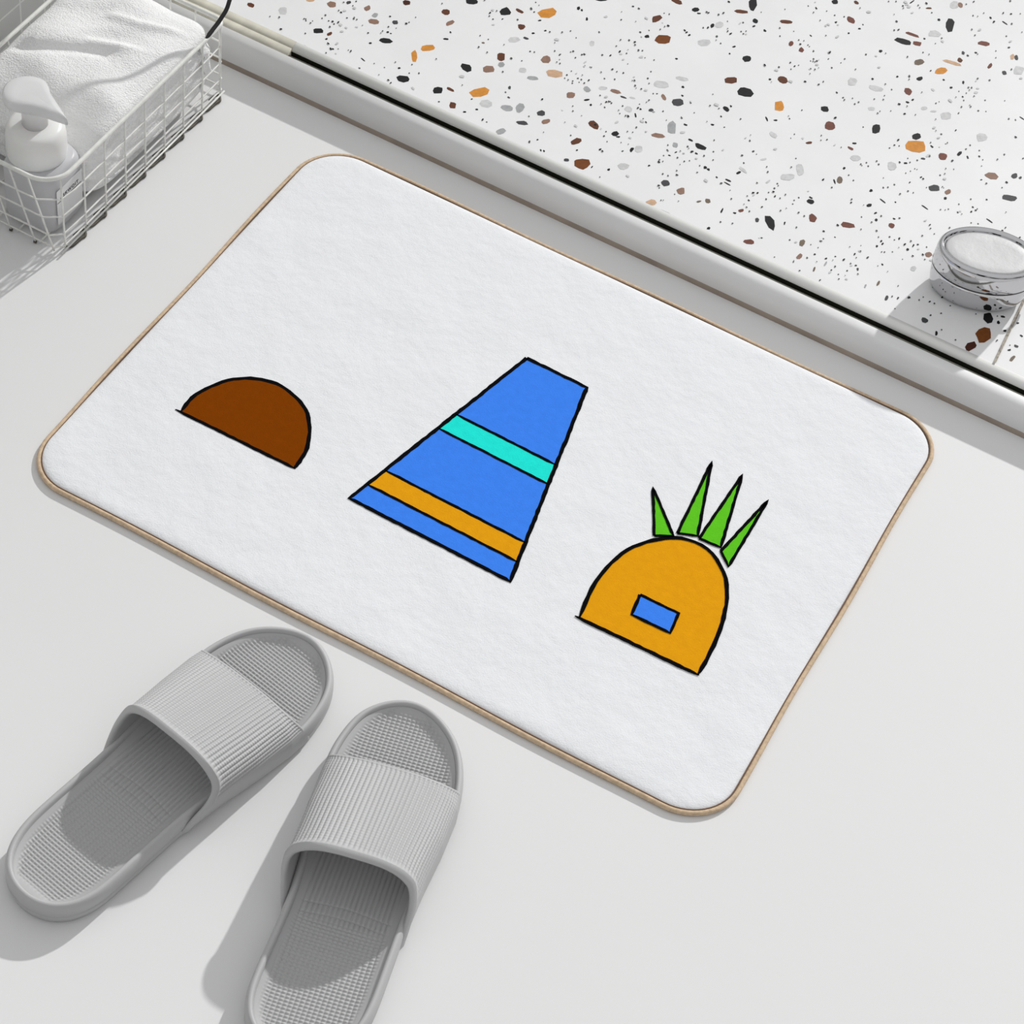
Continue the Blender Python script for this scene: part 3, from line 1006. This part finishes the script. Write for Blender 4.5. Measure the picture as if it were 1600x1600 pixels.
# ------------------------------------------------------------------ towel in the basket
def towel():
    x0, x1, y0, y1 = BX0 + .002, BX1 - .0030, -.192, BY1 - .0035
    nx, ny = 150, 190
    rnd = random.Random(4)
    ph = [rnd.uniform(0, 6.28) for _ in range(12)]
    U = np.linspace(-1, 1, nx)
    Vv = np.linspace(-1, 1, ny)
    e = 6.0
    # top sheet and side wall from one rounded slab (superellipsoid mapping)
    th = np.linspace(-PI / 2, PI / 2, 90)
    ph_ = np.linspace(0, 2 * PI, 360, endpoint=False)

    def sp(v, p):
        return np.sign(v) * np.abs(v) ** p

    pw = 2 / .38
    edge_t = np.linspace(0, PI / 2, 60)
    rho = [float(np.cos(t) ** .38) for t in edge_t if np.cos(t) ** .38 > .86]
    zz = [float(np.sin(t) ** .38) for t in edge_t if np.cos(t) ** .38 > .86]
    for r_ in np.linspace(.86, .004, 70)[1:]:
        rho.append(float(r_))
        zz.append(float((1 - r_ ** pw) ** (1 / pw)))
    RHO = np.array(rho[:0:-1] + rho)
    ZZ = np.array([-z_ for z_ in zz[:0:-1]] + zz)
    CT, PHI = np.meshgrid(RHO, ph_, indexing='ij')
    cx, cy = (x0 + x1) / 2, (y0 + y1) / 2
    a, b = (x1 - x0) / 2, (y1 - y0) / 2
    ct = CT
    X = cx + a * ct * sp(np.cos(PHI), .30)
    Y = cy + b * ct * sp(np.sin(PHI), .30)
    zt = np.repeat(ZZ[:, None], len(ph_), 1)
    zl, zh = .0065, .087
    Z = (zl + zh) / 2 + (zh - zl) / 2 * zt
    # front end slopes down towards the bottle
    f = np.clip((-.135 - Y) / .06, 0, 1)
    top = np.clip((zt + .2) / 1.2, 0, 1)
    Z -= top * .026 * f ** 1.4
    g = np.clip((Y + .02) / .03, 0, 1)
    Z -= top * .004 * g
    # soft folds across the top
    def fold(x, y, px, py, qx, qy, w_, h_):
        d_ = np.array([qx - px, qy - py])
        L = np.linalg.norm(d_)
        d_ /= L
        s_ = (x - px) * d_[0] + (y - py) * d_[1]
        n_ = -(x - px) * d_[1] + (y - py) * d_[0] + .004 * np.sin(s_ * 60)
        m_ = np.clip(s_ / L * 6, 0, 1) * np.clip((L - s_) / L * 4, 0, 1)
        return h_ * np.exp(-(n_ / w_) ** 2) * m_
    F_ = fold(X, Y, -.235, -.120, -.125, -.075, .006, .0045) + fold(X, Y, -.215, -.100, -.150, -.055, .010, .003) \
        + fold(X, Y, -.19, -.055, -.115, -.035, .005, .003) - fold(X, Y, -.24, -.13, -.13, -.088, .006, .003) + fold(X, Y, -.24, -.06, -.16, -.02, .012, .003)
    Z += top * F_
    Z += top * (.0012 * np.sin(X * 90 + 2 * np.sin(Y * 45)) + .0010 * np.sin(Y * 70 + X * 50))
    # layers of the folded towel show as ripples on the sides
    sidew = np.clip(1 - np.abs(zt), 0, 1) ** .5
    rip = .0022 * np.sin(Z * 330 + 1.5 * np.sin(Y * 40)) + .0014 * np.sin(Y * 95 + Z * 60)
    dx, dy = X - cx, Y - cy
    rr = np.sqrt((dx / a) ** 2 + (dy / b) ** 2) + 1e-6
    xs = np.abs(dx / a) > .97
    X -= np.where(xs, np.sign(dx), 0) * (.0022 + rip) * sidew
    Y -= np.where(~xs, np.sign(dy), 0) * (.002 + rip) * sidew
    # a corner of the fold pokes out at the far right
    blob = np.exp(-((Y - (y1 - .012)) / .011) ** 2) * np.exp(-((Z - .045) / .017) ** 2) * (dx > 0)
    X += .006 * blob
    X -= np.where((dx < 0) & (zt > .55), 1, 0) * np.clip((np.abs(dx / a) - .6) / .4, 0, 1) * .0075 * np.clip((zt - .55) / .2, 0, 1)
    P = np.stack([X - cx, Y - cy, Z], -1)
    o = grid_mesh('folded_towel', P, M['towel'], wrap_v=True, caps=('u0', 'u1'))
    o.location = (cx, cy, 0)
    return tag(o, 'white terry towel folded inside the wire basket', 'towel')


towel()


# ------------------------------------------------------------------ pump bottle
def lathe_sq(rows, n=64, ex=1.0):
    """rows: (half size, squareness power, z)"""
    out = []
    for r, p, z in rows:
        ring = []
        for k in range(n):
            a = 2 * PI * k / n
            c, s = math.cos(a), math.sin(a)
            ring.append((r * math.copysign(abs(c) ** p, c), r * math.copysign(abs(s) ** p, s), z))
        out.append(ring)
    return out


bottle = empty('pump_bottle', (-.1500, -.2075, .0045))
tag(bottle, 'frosted foam pump bottle with white collar standing in the basket corner', 'bottle')
rows = [(.0245, .5, 0), (.0258, .5, .0015), (.0264, .5, .004), (.0264, .5, .050), (.0260, .52, .0545), (.0250, .62, .058), (.0240, .9, .0605)]
bb = grid_mesh('body', lathe_sq(rows), M['frosted_body'], bottle, wrap_v=True, caps=('u0', 'u1'))
bb.location = (.0045, 0, 0)
rows = [(.0236, 1, .0600), (.0245, 1, .0615), (.0248, 1, .064), (.0247, 1, .080), (.0240, 1, .0865), (.0222, 1, .0900), (.0190, 1, .0918), (.0110, 1, .0926)]
grid_mesh('collar', lathe_sq(rows), M['white_plastic'], bottle, wrap_v=True, caps=('u0', 'u1'))
rows = [(.0105, 1, .0920), (.0105, 1, .105), (.0120, 1, .110), (.0130, 1, .1135)]
grid_mesh('neck', lathe_sq(rows, 40), M['frosted'], bottle, wrap_v=True, caps=('u0', 'u1'))
# pump head: round pad flowing into a spout that points to the right
hd = []
for (dz, sc) in ((.1130, .90), (.1145, .98), (.1170, 1.0), (.1205, .98), (.1222, .90), (.1228, .6), (.1226, .2)):
    ring = []
    for k in range(72):
        a = 2 * PI * k / 72
        x, y = math.cos(a), math.sin(a)
        r = .0200
        px_, py_ = r * x - .007, r * y
        if x > 0:
            sp_ = max(0, 1 - abs(y) / .75)
            px_ += .024 * sp_ ** 1.1
            py_ *= 1 - .25 * x
        ring.append((px_ * sc, py_ * sc, dz - .10 * max(0, px_ * sc - .018) ** 1.0 * .9))
    hd.append(ring)
ph_o = grid_mesh('pump_head', hd, M['frosted'], bottle, wrap_v=True, caps=('u0', 'u1'))
ph_o.rotation_euler = (0, 0, math.radians(-8))
# label on the face towards the right side of the basket
fx = .0311
lab = mesh('label', [(fx, -.0175, .008), (fx, .0175, .008), (fx, .0175, .046), (fx, -.0175, .046)], [(0, 1, 2, 3)], M['label'], bottle, smooth=False)
lab['label'] = 'pale label with small dark capitals'
txt = bpy.data.curves.new('letters', 'FONT')
txt.body = 'ASKWOIT'
txt.size = .0048
txt.space_character = 1.25
txt.extrude = .0001
txt.materials.append(M['letters'])
to = bpy.data.objects.new('letters', txt)
C.objects.link(to)
bpy.context.view_layer.update()
dg = bpy.context.evaluated_depsgraph_get()
tme = bpy.data.meshes.new_from_object(to.evaluated_get(dg))
bpy.data.objects.remove(to)
tobj = bpy.data.objects.new('lettering', tme)
C.objects.link(tobj)
tobj.parent = lab
tobj.rotation_euler = (PI / 2, 0, PI / 2)
tobj.location = (fx + .0002, -.0130, .0345)
mesh('ruled_line', [(fx + .0002, -.017, .0320), (fx + .0002, .016, .0320), (fx + .0002, .016, .0327), (fx + .0002, -.017, .0327)], [(0, 1, 2, 3)],
     M['letters'], lab, smooth=False)

# ------------------------------------------------------------------ chrome tin on the terrazzo
tin = empty('chrome_tin', (.5617, .1395, TZ + .0003), math.radians(20))
tag(tin, 'polished chrome tin with a satin lid standing on the terrazzo', 'tin')
RX, RY = .0435, .0300


def oval(rows, n=96):
    return [[((RX + d_) * math.cos(2 * PI * k / n), (RY + d_) * math.sin(2 * PI * k / n), z) for k in range(n)] for d_, z in rows]


grid_mesh('body', oval([(-.0120, 0), (-.0075, .0006), (-.0045, .0030), (-.0025, .0075), (-.0012, .0140), (-.0004, .0220), (-.0002, .0262), (-.0008, .0268), (-.004, .0269)]),
          M['chrome'], tin, wrap_v=True, caps=('u0', 'u1'))
grid_mesh('lid', oval([(-.004, .0272), (-.0003, .0274), (.0003, .0280), (.0002, .0330), (-.0001, .0420), (-.0006, .0455), (-.0020, .0474), (-.0036, .0478),
                       (-.0050, .0470), (-.0060, .0452), (-.0066, .0440), (-.0080, .0438)]), M['chrome'], tin, wrap_v=True, caps=('u0', 'u1'))
g = grid_mesh('lid_disc', oval([(-.0068, .0436), (-.0072, .0452), (-.0085, .0456), (-.016, .0455), (-.0255, .0452)]), M['satin'], tin, wrap_v=True, caps=('u0', 'u1'))
g['label'] = 'satin finished lid centre'
g = grid_mesh('shadow_gap', oval([(-.0006, .0260), (.00015, .0264), (.00015, .0276), (-.0006, .0280)]), M['black'], tin, wrap_v=True, caps=('u0', 'u1'))  # solid black ring stands in for the shade between body and lid
g.name = 'shadow_gap_ring'
g['label'] = 'thin black ring for the shade in the lid seam'
# hinge at the right end
hp = smooth_path([(RX - .002, -.004, .026), (RX + .0030, -.005, .024), (RX + .0042, -.006, .016), (RX + .0010, -.007, .008)], 5)
tube('clasp', hp, .0016, M['black'], tin, n=8)
